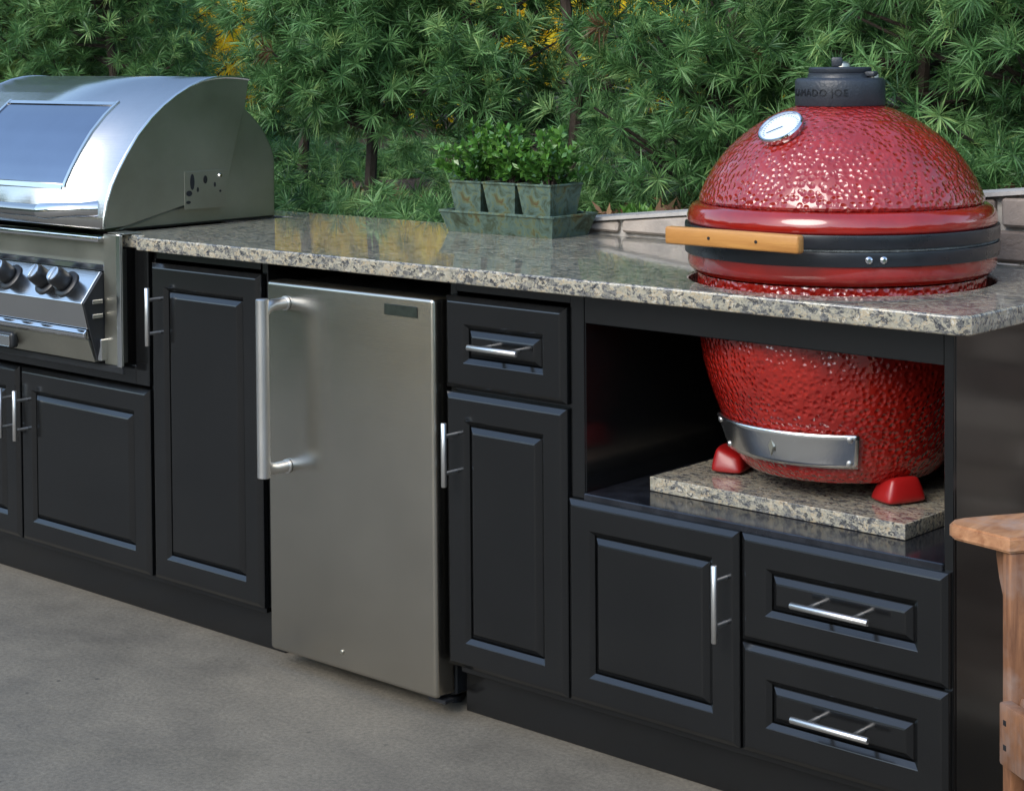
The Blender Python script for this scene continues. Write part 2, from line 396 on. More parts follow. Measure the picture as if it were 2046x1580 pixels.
def loops(m_, x0, x1, z0, z1, prof, close=True):
    k0 = []
    for ins, y in prof:
        k0.append([(x0+ins, y, z0+ins), (x1-ins, y, z0+ins), (x1-ins, y, z1-ins), (x0+ins, y, z1-ins)])
    vs = [p for l in k0 for p in l]; fs = []
    for i in range(len(k0)-1):
        for j in range(4): fs.append((i*4+j, i*4+(j+1) % 4, (i+1)*4+(j+1) % 4, (i+1)*4+j))
    if close: fs.append(tuple((len(k0)-1)*4+j for j in range(4)))
    return m_.add(vs, fs)
def bar_handle(door, x, z, L, horiz):
    h = MB(); r = .0058; y = -.036
    a = (1, 0, 0) if horiz else (0, 0, 1)
    A = Vector((x, y, z)); d = Vector(a)
    h.tube([A-d*L/2, A-d*(L/2-.0008), A+d*(L/2-.0008), A+d*L/2], [r*.86, r, r, r*.86], 14)
    for s_ in (-1, 1):
        q = A+d*s_*L*.29; h.tube([q+Vector((0, r*.6, 0)), q+Vector((0, .0375, 0))], .0042, 10)
    return h.build('handle', 'handle_steel', door, smooth=True, ang=50)
def door(kind, x0, x1, z0, z1, hx, hz, hl, horiz, frame=.052, label=None):
    g = frame
    o = loops(MB(), x0, x1, z0, z1, [(0, .0205), (0, .0085), (.0012, .0070), (.0100, .0008), (.0125, 0), (g, 0), (g+.0015, .0006), (g+.0100, .0072), (g+.0106, .0098)], False)
    o = o.build(kind, 'cabinet', cab)
    if label: o['label'] = label
    pn = loops(MB(), x0, x1, z0, z1, [(g+.0107, .0112), (g+.0140, .0080), (g+.0232, .0012), (g+.0260, .0003)])
    pn.build('raised_panel', 'cabinet', o)
    bar_handle(o, hx, hz, hl, horiz); return o
door('door', -3.522, -3.132, .112, .855, -3.485, .734, .135, False)
door('door', -4.0665, -3.536, .112, .552, -4.035, .436, .127, False)
door('door', -4.602, -4.0755, .112, .552, -4.100, .436, .127, False)
door('door', -2.5665, -2.2515, .112, .663, -2.534, .544, .127, False)
door('drawer', -2.5665, -2.2515, .6715, .855, -2.4035, .764, .128, True)
door('door', -2.2475, -1.8585, .112, .496, -1.882, .3725, .137, False)
door('drawer', -1.853, -1.4515, .3075, .496, -1.650, .401, .150, True)
door('drawer', -1.853, -1.4515, .112, .303, -1.650, .2065, .150, True)

# ================================================================== COUNTERTOP
EC = (-1.836, .304)         # kamado axis
def curve_slab(name, outer, holes, z0, z1, bev, mat, origin):
    cu = bpy.data.curves.new(name, 'CURVE'); cu.dimensions = '2D'; cu.fill_mode = 'BOTH'
    cu.extrude = (z1-z0)/2-bev; cu.bevel_depth = bev; cu.bevel_resolution = 2; cu.offset = -bev
    for poly in [outer]+holes:
        sp = cu.splines.new('POLY'); sp.points.add(len(poly)-1); sp.use_cyclic_u = True
        for p, q in zip(sp.points, poly): p.co = (q[0]-origin[0], q[1]-origin[1], 0, 1)
    t = bpy.data.objects.new('tmp', cu); COL.objects.link(t)
    dg = bpy.context.evaluated_depsgraph_get(); me = bpy.data.meshes.new_from_object(t.evaluated_get(dg)); me.name = name
    bpy.data.objects.remove(t); bpy.data.curves.remove(cu); me.materials.clear()
    me.transform(Matrix.Translation((0, 0, (z0+z1)/2-origin[2])))
    me.polygons.foreach_set('use_smooth', [True]*len(me.polygons)); me.set_sharp_from_angle(angle=R_(40))
    return link(name, me, mat, None, origin)
ccw = lambda c, r, n=96: [(c[0]+r*math.cos(2*math.pi*i/n), c[1]+r*math.sin(2*math.pi*i/n)) for i in range(n)]
outer = [(-3.530, -.030), (-1.415, -.030), (-1.400, -.015), (-1.396, .675), (-4.66, .675), (-4.66, -.03), (-4.612, -.03), (-4.612, .56), (-3.652, .56), (-3.652, .0), (-3.530, .0)]
ct = curve_slab('granite_countertop', outer, [ccw(EC, .280)[::-1]], .885, .917, .004, 'granite', (-2.6, .32, .885))
tag(ct, 'polished speckled cream and grey granite countertop along the black cabinets', 'countertop')

# slab under the kamado
slab = curve_slab('granite_slab', [(-2.132, .108), (-1.583, .098), (-1.572, .57), (-2.13, .58)], [], .5085, .536, .002, 'granite_slab', (-1.86, .34, .5085))
tag(slab, 'loose speckled granite slab lying on the black shelf under the red kamado', 'slab')

# ================================================================== REFRIGERATOR
FX0, FX1, FZ0, FZ1, FYF = -3.092, -2.583, .038, .847, -.012
fr = thing('refrigerator', ((FX0+FX1)/2, .3, 0), 'stainless steel undercounter refrigerator set between the black cabinet doors', 'refrigerator')
MB().box(FX0+.006, FX1-.006, .052, .60, .03, FZ1-.008, .003).build('body', 'black_plastic', fr)
for x in (FX0+.05, FX1-.05):
    for y in (.09, .54): MB().lathe([(0, 0), (.018, 0), (.018, .012), (.008, .014), (.008, .031)], (x, y), 16).build('foot', 'black_plastic', fr)
d_ = MB().box(FX0, FX1, FYF, .045, FZ0, FZ1, .009, 4).build('door', 'steel_fridge', fr, smooth=True, ang=60)
MB().box(FX0+.01, FX1-.01, .0455, .0515, FZ0+.01, FZ1-.01).build('gasket', 'black_plastic', d_)
HXc = -3.026
h = MB(); h.tube([(HXc, -.080, .434), (HXc, -.080, .4355), (HXc, -.080, .8165), (HXc, -.080, .818)], [.0125, .0142, .0142, .0125], 24)
for z, q in ((.4495, 1), (.8025, -1)): h.tube([(HXc, FYF-.001, z), (HXc, FYF-.005, z), (HXc, FYF-.0055, z), (HXc, -.050, z), (HXc, -.066, z+q*.004), (HXc, -.077, z+q*.014), (HXc, -.080, z+q*.030)], [.0155, .0155, .0128, .0128, .0130, .0134, .0138], 18)
h.build('handle', 'handle_steel', d_, smooth=True, ang=45)
bd = MB().box(-2.722+.0, -2.627, FYF-.0025, FYF, .8045, .8275, .001).build('badge', 'badge', d_)
lk = MB().lathe([(.0001, .001), (.0035, .001), (.0045, .002), (.0045, .004)], (0, 0), 20)
lk.v = [(-2.860+p[0], FYF-.004+p[2], .078+p[1]) for p in lk.v]; lk.build('lock', 'steel_side', d_, smooth=True)
MB().box(FX1-.04, FX1+.008, .004, .03, .026, .034, .001).build('hinge', 'black_plastic', fr)

# ================================================================== GAS GRILL
GX1, GX0 = -3.655, -4.485; GC = (GX0+GX1)/2
gr = thing('gas_grill', (GC, .25, .56), 'built-in stainless steel gas grill with rounded hood at the end of the counter', 'grill')
arc = [(-.034, .928), (-.031, .955), (-.024, .990), (-.010, 1.030), (.009, 1.064), (.034, 1.102), (.068, 1.148), (.109, 1.189), (.146, 1.218), (.186, 1.243), (.225, 1.262), (.264, 1.275), (.303, 1.282), (.342, 1.284), (.382, 1.282), (.417, 1.278)]
lid_poly = arc+[(.403, 1.206), (.352, 1.048), (.335, .985), (.201, .969), (.029, .931)]
lid = MB()
for a, b in [(i, i+1) for i in range(len(arc)-1)]:   # curved skin
    lid.add([(GX0, *arc[a]), (GX1, *arc[a]), (GX1, *arc[b]), (GX0, *arc[b])], [(0, 1, 2, 3)])
bmh = bmesh.new(); bmh.from_mesh(bpy.data.meshes.new('t')); bmh.free()
lid_o = lid.build('lid', 'steel_hood', gr, recalc=False)
bmh = bmesh.new(); bmh.from_mesh(lid_o.data); bmesh.ops.remove_doubles(bmh, verts=bmh.verts, dist=1e-5); bmesh.ops.recalc_face_normals(bmh, faces=bmh.faces); bmh.to_mesh(lid_o.data); bmh.free()
lid_o.data.polygons.foreach_set('use_smooth', [True]*len(lid_o.data.polygons))
md = lid_o.modifiers.new('thickness', 'SOLIDIFY'); md.thickness = .004; md.offset = 0
for xs_, nm in ((GX1, 'side_plate'), (GX0, 'side_plate')):
    s_ = 1 if xs_ == GX1 else -1
    MB().prism(lid_poly, xs_-s_*.006, xs_+s_*.004, 'x', .0015).build(nm, 'steel_side', lid_o)
    MB().tube([(xs_+s_*.003, *q) for q in arc], .0042, 8).build('edge_highlight', 'steel_bright', lid_o, smooth=True)  # bright tube added for the highlight along the hood's bevelled edge
# viewing panel following the arc
def arc_pt(t):   # 0..1 along arc index range
    f = t*(len(arc)-1); i = min(int(f), len(arc)-2); u = f-i
    return (arc[i][0]*(1-u)+arc[i+1][0]*u, arc[i][1]*(1-u)+arc[i+1][1]*u)
def arc_strip(x0, x1, t0, t1, off, n=24):
    mb_ = MB(); rows = []
    for i in range(n+1):
        t = t0+(t1-t0)*i/n; p = arc_pt(t); q0 = arc_pt(max(0, t-.03)); q1 = arc_pt(min(1, t+.03))
        tx, tz = q1[0]-q0[0], q1[1]-q0[1]; l = math.hypot(tx, tz); nx_, nz_ = -tz/l, tx/l
        rows += [(x0, p[0]+nx_*off, p[1]+nz_*off), (x1, p[0]+nx_*off, p[1]+nz_*off), (x1, p[0]+nx_*.0022, p[1]+nz_*.0022), (x0, p[0]+nx_*.0022, p[1]+nz_*.0022)]
    fs = [(i*4+j, i*4+(j+1) % 4, (i+1)*4+(j+1) % 4, (i+1)*4+j) for i in range(n) for j in range(4)]+[(0, 1, 2, 3), tuple(n*4+j for j in range(4))]
    return mb_.add(rows, fs)
WX0, WX1 = -4.300, -3.840
wp = arc_strip(WX0, WX1, .195, .515, .0045).build('window', 'window_steel', lid_o, smooth=True, ang=40)
for x in (WX0-.012, WX1+.002): arc_strip(x, x+.010, .18, .54, .008).build('frame', 'steel_bright', wp, smooth=True, ang=40)
arc_strip(WX0, WX1, .518, .534, .0075, 4).build('frame', 'steel_bright', wp, smooth=True, ang=40)
arc_strip(WX0, WX1, .172, .190, .0075, 4).build('frame', 'steel_bright', wp, smooth=True, ang=40)
# lid handle with two brackets
hd = MB().tube([(GX0+.03, -.098, .968), (GX0+.032, -.098, .968), (GX1-.142, -.098, .968), (GX1-.14, -.098, .968)], [.0125, .0155, .0155, .0125], 20).build('handle', 'lid_bar', lid_o, smooth=True, ang=50)
for s_, xb in ((1, GX1-.075), (-1, GX0+.075)):
    b_ = MB(); b_.tube([(xb-s_*.085, -.098, .968), (xb-s_*.06, -.098, .969), (xb-s_*.02, -.085, .972), (xb+s_*.02, -.062, .974), (xb+s_*.045, -.026, .974)], [.0185, .0195, .018, .017, .021], 16)
    b_.build('bracket', 'chrome', hd, smooth=True, ang=60)
# hinge cut-outs on the right side plate
MB().box(GX1+.0035, GX1+.0050, .207, .338, .958, 1.052, .0004).build('bracket_plate', 'steel_side', lid_o)
for (y, z, a, b) in ((.231, 1.026, .0065, .020), (.221, .998, .009, .007), (.218, .976, .007, .004), (.272, 1.030, .006, .010), (.248, 1.006, .003, .006), (.302, 1.016, .003, .006), (.319, .999, .003, .003)):
    MB().prism([(y+a*math.cos(t*math.pi/8), z+b*math.sin(t*math.pi/8)) for t in range(16)], GX1+.0050, GX1+.0062, 'x').build('slot', 'black_gap', lid_o)
b_ = MB().lathe([(.0001, .004), (.004, .004), (.006, 0)], (0, 0), 14); b_.v = [(GX1+.0058+p[2], .318+p[0], 1.038+p[1]) for p in b_.v]; b_.build('bolt', 'chrome', lid_o, smooth=True)
# firebox rear body and side skirts
rear = [(.0, .9175), (.522, .9175), (.523, 1.067), (.516, 1.092), (.506, 1.113), (.490, 1.140), (.471, 1.163), (.445, 1.188), (.413, 1.212), (.36, 1.10), (.34, .99), (.19, .962), (.03, .926)]
MB().prism(rear, GX0+.024, GX1-.020, 'x', .006).build('firebox', 'steel_side', gr)
# front fascia (all below the lid)
MB().box(GX0+.01, GX1-.004, -.046, .0, .897, .911, .004, 2).build('heat_shield', 'chrome', gr, smooth=True)
MB().box(GX0+.02, GX1-.008, -.012, .02, .836, .897, .001).build('front_panel', 'steel_side', gr)
MB().box(GX0+.02, GX1-.009, -.026, -.0125, .826, .842, .002).build('front_lip', 'steel_bright', gr)
for s_, xe in ((1, GX1), (-1, GX0)):   # trim flange
    MB().box(min(xe-s_*.005, xe+s_*.066), max(xe-s_*.005, xe+s_*.066), -.030, -.024, .606, .9165, .002).build('flange', 'steel_side', gr)
    MB().box(min(xe+s_*.050, xe+s_*.067), max(xe+s_*.050, xe+s_*.067), -.0345, -.0305, .604, .918, .0015).build('flange_lip', 'steel_bright', gr)
    MB().box(min(xe+s_*.004, xe+s_*.067), max(xe+s_*.004, xe+s_*.067), -.0236, .03, .9172, .9205, .001).build('flange_top', 'steel_side', gr)
    MB().box(min(xe, xe+s_*.04), max(xe, xe+s_*.04), -.0235, .005, .61, .88, .001).build('liner', 'steel_side', gr)
MB().box(GX0-.07, GX1+.066, -.030, -.024, .588, .6055, .002).build('flange', 'black_plastic', gr)
cp_poly = [(-.030, .826), (-.036, .829), (-.090, .757), (-.087, .751), (-.074, .690), (-.080, .682), (-.076, .672), (-.053, .618), (-.022, .618)]
cpn = MB().prism([(-.0305, .8255), (-.0355, .8265), (-.0900, .7560), (-.0880, .7515), (-.0740, .694), (-.022, .694), (-.022, .82)], GX0+.012, GX1-.012, 'x', .0015).build('control_panel', 'steel_bright', gr)
MB().prism([(-.076, .692), (-.084, .684), (-.083, .674), (-.074, .668), (-.022, .668), (-.022, .692)], GX0+.012, GX1-.013, 'x', .002).build('towel_lip', 'chrome', gr)
MB().prism([(-.072, .667), (-.052, .612), (-.022, .612), (-.022, .667)], GX0+.012, GX1-.014, 'x', .0015).build('drip_front', 'steel_side', gr)
for s_, xe in ((1, GX1-.0115), (-1, GX0+.0115)):
    MB().prism([(-.0335, .824), (-.0868, .756), (-.070, .69), (-.050, .616), (-.024, .616), (-.024, .824)], min(xe, xe+s_*.006), max(xe, xe+s_*.006), 'x', .001).build('end_cap', 'black_plastic', cpn)
    for z in (.752, .718): MB().box(min(xe+s_*.0062, xe+s_*.012), max(xe+s_*.0062, xe+s_*.012), -.066, -.036, z, z+.010, .001).build('bracket', 'steel_bright', cpn)
    MB().box(min(xe+s_*.0062, xe+s_*.02), max(xe+s_*.0062, xe+s_*.02), -.050, -.026, .616, .668, .002).build('bracket', 'steel_bright', cpn)
MB().box(GC-.18, -3.972, -.0815, -.060, .618, .658, .008, 3, Matrix.Identity(4)).build('tray_pull', 'black_plastic', gr, smooth=True)
MB().box(GC-.172, -3.980, -.084, -.0818, .622, .650, .002).build('tray_label', 'steel_bright', gr)
# knobs on the sloping panel
nrm = Vector((0, -.795, .606)).normalized(); tz = Vector((0, -.606, -.795))
for i, x in enumerate((-3.762, -3.845, -4.0, -4.085, -4.170, -4.325, -4.405)):
    c0 = Vector((x, -.0628, .7915))+nrm*.0005
    rot = Matrix((Vector((1, 0, 0)), nrm.cross(Vector((1, 0, 0))), nrm)).transposed().to_4x4(); rot.translation = c0
    bz = MB().lathe([(.035, 0), (.035, .003), (.030, .006), (.022, .0065), (.0001, .0065)], (0, 0), 32); bz.v = [tuple(rot @ Vector(p)) for p in bz.v]
    kb = bz.build('knob', 'black_plastic', cpn, smooth=True, ang=40)
    sk = MB().lathe([(.0215, .0065), (.0245, .012), (.0235, .042), (.020, .048), (.0001, .0485)], (0, 0), 32); sk.v = [tuple(rot @ Vector(p)) for p in sk.v]
    dl = sk.build('dial', 'black_plastic', kb, smooth=True, ang=40)
    cc = MB().lathe([(.0185, .0488), (.0180, .0510), (.0001, .0516)], (0, 0), 28); cc.v = [tuple(rot @ Vector(p)) for p in cc.v]; cc.build('cap', 'knob_steel', kb, smooth=True)
    gp = MB().box(-.003, .003, -.017, .017, .0505, .0555, .002, 2); gp.v = [tuple(rot @ Vector(p)) for p in gp.v]; gp.build('grip', 'knob_steel', kb, smooth=True)

# ================================================================== KAMADO
tc_ = Vector((1.836, -2.963)).normalized(); rr = Vector((-tc_.y, tc_.x))   # towards camera / image right
rr = Vector((.85, .527))
def kp(az, r, z):
    a = R_(az); w = tc_*math.cos(a)+rr*math.sin(a); return Vector((EC[0]+w.x*r, EC[1]+w.y*r, z))
def kang(az): q = kp(az, 1, 0); return math.atan2(q.y-EC[1], q.x-EC[0])
FAZ = -33
km = thing('kamado_grill', (EC[0], EC[1], .536), 'red dimpled ceramic kamado egg grill set through the granite counter', 'grill')
low = [(.0001, .566), (.150, .566), (.176, .572), (.188, .585), (.199, .605), (.214, .648), (.232, .694), (.246, .735), (.256, .775), (.262, .815), (.265, .86), (.2645, .90), (.263, .928)]
def low_r(z):
    for (r0, z0), (r1, z1) in zip(low[2:], low[3:]):
        if z <= z1: u = (z-z0)/(z1-z0); return r0*(1-u)+r1*u
    return .265
fine = low[:3]+[(low_r(z), z) for z in np.linspace(.575, .928, 40)]
MB().lathe(fine, EC, 128).build('base', 'glaze_dimpled', km, smooth=True, ang=60)
MB().lathe([(.262, .930), (.270, .932), (.279, .940), (.282, .950), (.282, .966), (.27, .968)], EC, 128).build('base_rim', 'glaze_smooth', km, smooth=True, ang=40)
bl = MB().lathe([(.278, .9665), (.2865, .9668), (.2872, .969), (.2872, .9885), (.2865, .991), (.278, .991)], EC, 128).build('lower_band', 'band_black', km, smooth=True, ang=40)
bu = MB().lathe([(.278, .997), (.2865, .997), (.2872, .999), (.2872, .0+1.018), (.2865, 1.0205), (.278, 1.0205)], EC, 128).build('upper_band', 'band_black', km, smooth=True, ang=40)
MB().lathe([(.27, .9915), (.2835, .9918), (.2845, .994), (.2835, .9963), (.27, .9965)], EC, 128).build('gasket', 'gasket', km, smooth=True)
dm = MB().lathe([(.27, 1.0175), (.2815, 1.0215), (.2835, 1.026), (.2825, 1.036), (.279, 1.046), (.2735, 1.0535), (.266, 1.057), (.258, 1.058)], EC, 128).build('collar', 'glaze_smooth', km, smooth=True, ang=60)
dome = [(.258, 1.0585), (.2625, 1.062), (.2565, 1.079), (.250, 1.093), (.2415, 1.109), (.2305, 1.127), (.2165, 1.1455), (.199, 1.1645), (.1775, 1.183), (.153, 1.2005), (.128, 1.2155), (.104, 1.2265), (.084, 1.2335), (.0700, 1.237)]
dome_o = MB().lathe(dome, EC, 128).build('dome', 'glaze_dimpled', km, smooth=True, ang=60)
sd = dome_o.modifiers.new('smooth', 'SUBSURF'); sd.levels = 1; sd.render_levels = 1
cap = MB().lathe([(.066, 1.234), (.081, 1.2345), (.0825, 1.2365), (.0825, 1.279), (.0805, 1.2835), (.077, 1.2855), (.060, 1.2862), (.0585, 1.290), (.0585, 1.2935), (.056, 1.295), (.0575, 1.297), (.0575, 1.303), (.055, 1.3055), (.020, 1.306), (.0001, 1.3065)], EC, 72).build('chimney_cap', 'cast_iron', km, smooth=True, ang=38)
q = kp(-14, .022, 1.306); MB().box(-.010, .010, -.006, .006, 0, .018, .003, 2, Matrix.Translation(q) @ Matrix.Rotation(R_(30), 4, 'Z')).build('vent_tab', 'cast_iron', cap, smooth=True)
q = kp(12, .03, 1.306); MB().lathe([(.012, 0), (.011, .005), (.006, .009), (.0001, .0095)], (0, 0), 16).build
pv = MB().lathe([(.016, 0), (.0145, .006), (.008, .010), (.0001, .0105)], (0, 0), 20); q = kp(20, .012, 1.3062); pv.v = [(p[0]+q.x, p[1]+q.y, p[2]+q.z) for p in pv.v]; pv.build('vent_bolt', 'steel_side', cap, smooth=True)
pv = MB().lathe([(.010, 0), (.009, .006), (.005, .009), (.0001, .0095)], (0, 0), 16); q = kp(68, .066, 1.2862); pv.v = [(p[0]+q.x, p[1]+q.y, p[2]+q.z) for p in pv.v]; pv.build('pivot_bolt', 'steel_side', cap, smooth=True)
q = kp(62, .060, 1.288); MB().box(-.022, .014, -.010, .010, .0, .010, .003, 2, Matrix.Translation(q) @ Matrix.Rotation(kang(62), 4, 'Z')).build('pivot_lug', 'cast_iron', cap, smooth=True)
# raised lettering wrapped round the cap
fc = bpy.data.curves.new('letters', 'FONT'); fc.body = 'KAMADO JOE'; fc.size = .0185; fc.extrude = .0012; fc.align_x = 'CENTER'; fc.align_y = 'CENTER'; fc.space_character = 1.12; fc.resolution_u = 2
to = bpy.data.objects.new('tmp', fc); COL.objects.link(to)
me = bpy.data.meshes.new_from_object(to.evaluated_get(bpy.context.evaluated_depsgraph_get())); bpy.data.objects.remove(to); bpy.data.curves.remove(fc)
fa = kang(FAZ); og = ORG[km.name]
for v_ in me.vertices:
    a = fa+v_.co.x/.0825; r = .0826+v_.co.z; v_.co = (EC[0]+r*math.cos(a)-og.x, EC[1]+r*math.sin(a)-og.y, 1.259+v_.co.y-og.z)
me.materials.clear(); link('lettering', me, 'band_black', cap)
# thermometer
tn = Vector((*((kp(-38, 1, 0)-Vector((*EC, 0))).xy), 0)); tn = (tn*.60+Vector((0, 0, .80))).normalized()
tp = kp(-38, .160, 1.186)
rot = tn.to_track_quat('Z', 'Y').to_matrix().to_4x4(); rot.translation = tp
def tl(prof, n=40):
    q = MB().lathe(prof, (0, 0), n); q.v = [tuple(rot @ Vector(p)) for p in q.v]; return q
th = tl([(.012, -.03), (.014, -.004), (.034, .002), (.041, .008), (.043, .018), (.0413, .021), (.0388, .021), (.038, .0165)]).build('thermometer', 'chrome', km, smooth=True, ang=40)
tl([(.0381, .0162), (.0001, .0163)]).build('dial_face', 'dial', th)
ne = MB().box(-.0007, .0007, -.004, .028, .0172, .0178); ne.v = [tuple(rot @ Matrix.Rotation(R_(130), 4, 'Z') @ Vector(p)) for p in ne.v]; ne.build('needle', 'dial_mark', th)
tk = MB()
for i in range(28):
    a = R_(-50+i*280/27); b2 = MB().box(.0315, .0350, -.0005, .0005, .0166, .0169); tk.add([tuple(rot @ Matrix.Rotation(a, 4, 'Z') @ Vector(p)) for p in b2.v], b2.f)
tk.build('tick_ring', 'dial_mark', th)
# wooden handle on steel brackets
fdir = (kp(FAZ, 1, 0)-Vector((*EC, 0))); fdir.z = 0; tdir = Vector((-fdir.y, fdir.x, 0))
hc = kp(FAZ, .334, 1.012); rot = Matrix((tdir, fdir, Vector((0, 0, 1)))).transposed().to_4x4(); rot.translation = hc
hw = MB().box(-.142, .140, -.010, .010, -.0155, .0155, .004, 2, rot).build('handle', 'handle_wood', km, smooth=True, ang=50)
for s_ in (-.045, .055):
    b2 = MB().tube([tuple(rot @ Vector((s_, .0095, .0))), tuple(rot @ Vector((s_, .0108, .0)))], .003, 10); b2.build('bolt', 'black_gap', hw)
for s_ in (-.085, .085): MB().box(s_-.008, s_+.008, -.064, -.0098, -.006, .004, .001, 1, rot).build('bracket', 'band_black', hw)
for az in (9.5, 14.5):
    q = kp(az, .287, .979); dd = (kp(az, 1, 0)-Vector((*EC, 0))); dd.z = 0
    MB().tube([q, q+dd*.003, q+dd*.006], [.0062, .0062, .003], 14).build('bolt', 'chrome', bl, smooth=True)
# rear hinge
dd = -fdir; q = Vector((EC[0], EC[1], 0))+dd*.300; rot2 = Matrix((tdir, dd, Vector((0, 0, 1)))).transposed().to_4x4(); rot2.translation = Vector((q.x, q.y, .994))
MB().box(-.07, .07, -.012, .012, -.03, .028, .004, 2, rot2).build('hinge', 'band_black', km)
# draft door: curved steel plate on the base
pl = MB(); vs_ = []; na, nz = 40, 8
a0, a1 = -77, 8
for i in range(na+1):
    az = a0+(a1-a0)*i/na
    for j in range(nz+1):
        z = .606+(.668-.606)*j/nz; p = kp(az, low_r(z)+.007, z); vs_.append(tuple(p))
fs_ = [(i*(nz+1)+j, (i+1)*(nz+1)+j, (i+1)*(nz+1)+j+1, i*(nz+1)+j+1) for i in range(na) for j in range(nz)]
dp = pl.add(vs_, fs_).build('draft_door', 'steel_draft', km, smooth=True, recalc=False)
md = dp.modifiers.new('thickness', 'SOLIDIFY'); md.thickness = .006; md.offset = 0
for az in (a0+5, a1-4):
    for z in (.614, .660):
        p = kp(az, low_r(z)+.010, z); d3 = (kp(az, 1, 0)-Vector((*EC, 0))); d3.z = -.25
        MB().tube([p, p+d3.normalized()*.0025, p+d3.normalized()*.004], [.0055, .0055, .003], 12).build('bolt', 'handle_steel', dp, smooth=True)
p = kp(-33, low_r(.637)+.011, .637); d3 = (kp(-33, 1, 0)-Vector((*EC, 0))); d3.z = 0
tt = Vector((-d3.y, d3.x, 0)); dq = MB().add([p-Vector((0, 0, .018)), p+tt*.008, p+Vector((0, 0, .018)), p-tt*.008, p+d3*.003-Vector((0, 0, .014)), p+d3*.003+tt*.005, p+d3*.003+Vector((0, 0, .014)), p+d3*.003-tt*.005], [(4, 5, 6, 7), (0, 1, 5, 4), (1, 2, 6, 5), (2, 3, 7, 6), (3, 0, 4, 7)])
dq.build('slide_catch', 'steel_side', dp)
# three ceramic feet
for az in (34, -106, 154):
    q = kp(az, .178 if az != -106 else .212, .5362); a = kang(az)
    mt = Matrix.Translation(q) @ Matrix.Rotation(a, 4, 'Z')
    ft = bmesh.new(); P = [(-.036, -.047), (.036, -.047), (.036, .047), (-.036, .047)]
    A = [ft.verts.new((x, y, 0)) for x, y in P]; B = [ft.verts.new((x*.78+(.0 if x < 0 else -.002), y*.66, (.054 if x > 0 else .034))) for x, y in P]
    ft.faces.new(A[::-1]); ft.faces.new(B)
    for i in range(4): ft.faces.new((A[i], A[(i+1) % 4], B[(i+1) % 4], B[i]))
    bmesh.ops.bevel(ft, geom=list(ft.edges), offset=.008, segments=1, affect='EDGES'); ft.transform(mt)
    fo = MB().bm(ft).build('foot', 'foot_red', km, smooth=True, ang=180); fo.modifiers.new('round', 'SUBSURF').render_levels = 2; fo.modifiers['round'].levels = 2

# ================================================================== PLANTER
def frustum(x0, x1, y0, y1, z0, z1, ins, th, floor=.006):
    """open-topped tapered box: top rectangle given, bottom inset by ins"""
    L = [[(x0+i, y0+i), (x1-i, y0+i), (x1-i, y1-i), (x0+i, y1-i)] for i in (ins, 0, th, ins+th)]
    zs = [z0, z1, z1, z0+floor]; vs = [(*q, z) for l, z in zip(L, zs) for q in l]; fs = [(0, 1, 2, 3)]
    for k_ in range(3):
        for j in range(4): fs.append((k_*4+j, k_*4+(j+1) % 4, (k_+1)*4+(j+1) % 4, (k_+1)*4+j))
    fs.append((12, 13, 14, 15)); return MB().add(vs, fs)
tr = thing('planter_tray', (-2.885, .585, .917), 'long verdigris metal tray under the three pots on the granite counter', 'tray')
frustum(-3.066, -2.712, .507, .664, .9172, .964, .015, .004).build('trough', 'patina', tr)
rim = MB()
for a, b in (((-3.066, .507), (-2.712, .507)), ((-2.712, .507), (-2.712, .664)), ((-2.712, .664), (-3.066, .664)), ((-3.066, .664), (-3.066, .507))): rim.tube([(*a, .966), (*b, .966)], .0035, 6)
rim.build('rim', 'patina', tr)
names = ['boxwood pot at the grill end of the verdigris tray', 'middle pot of the three boxwood pots in the verdigris tray', 'boxwood pot at the kamado end of the verdigris tray']
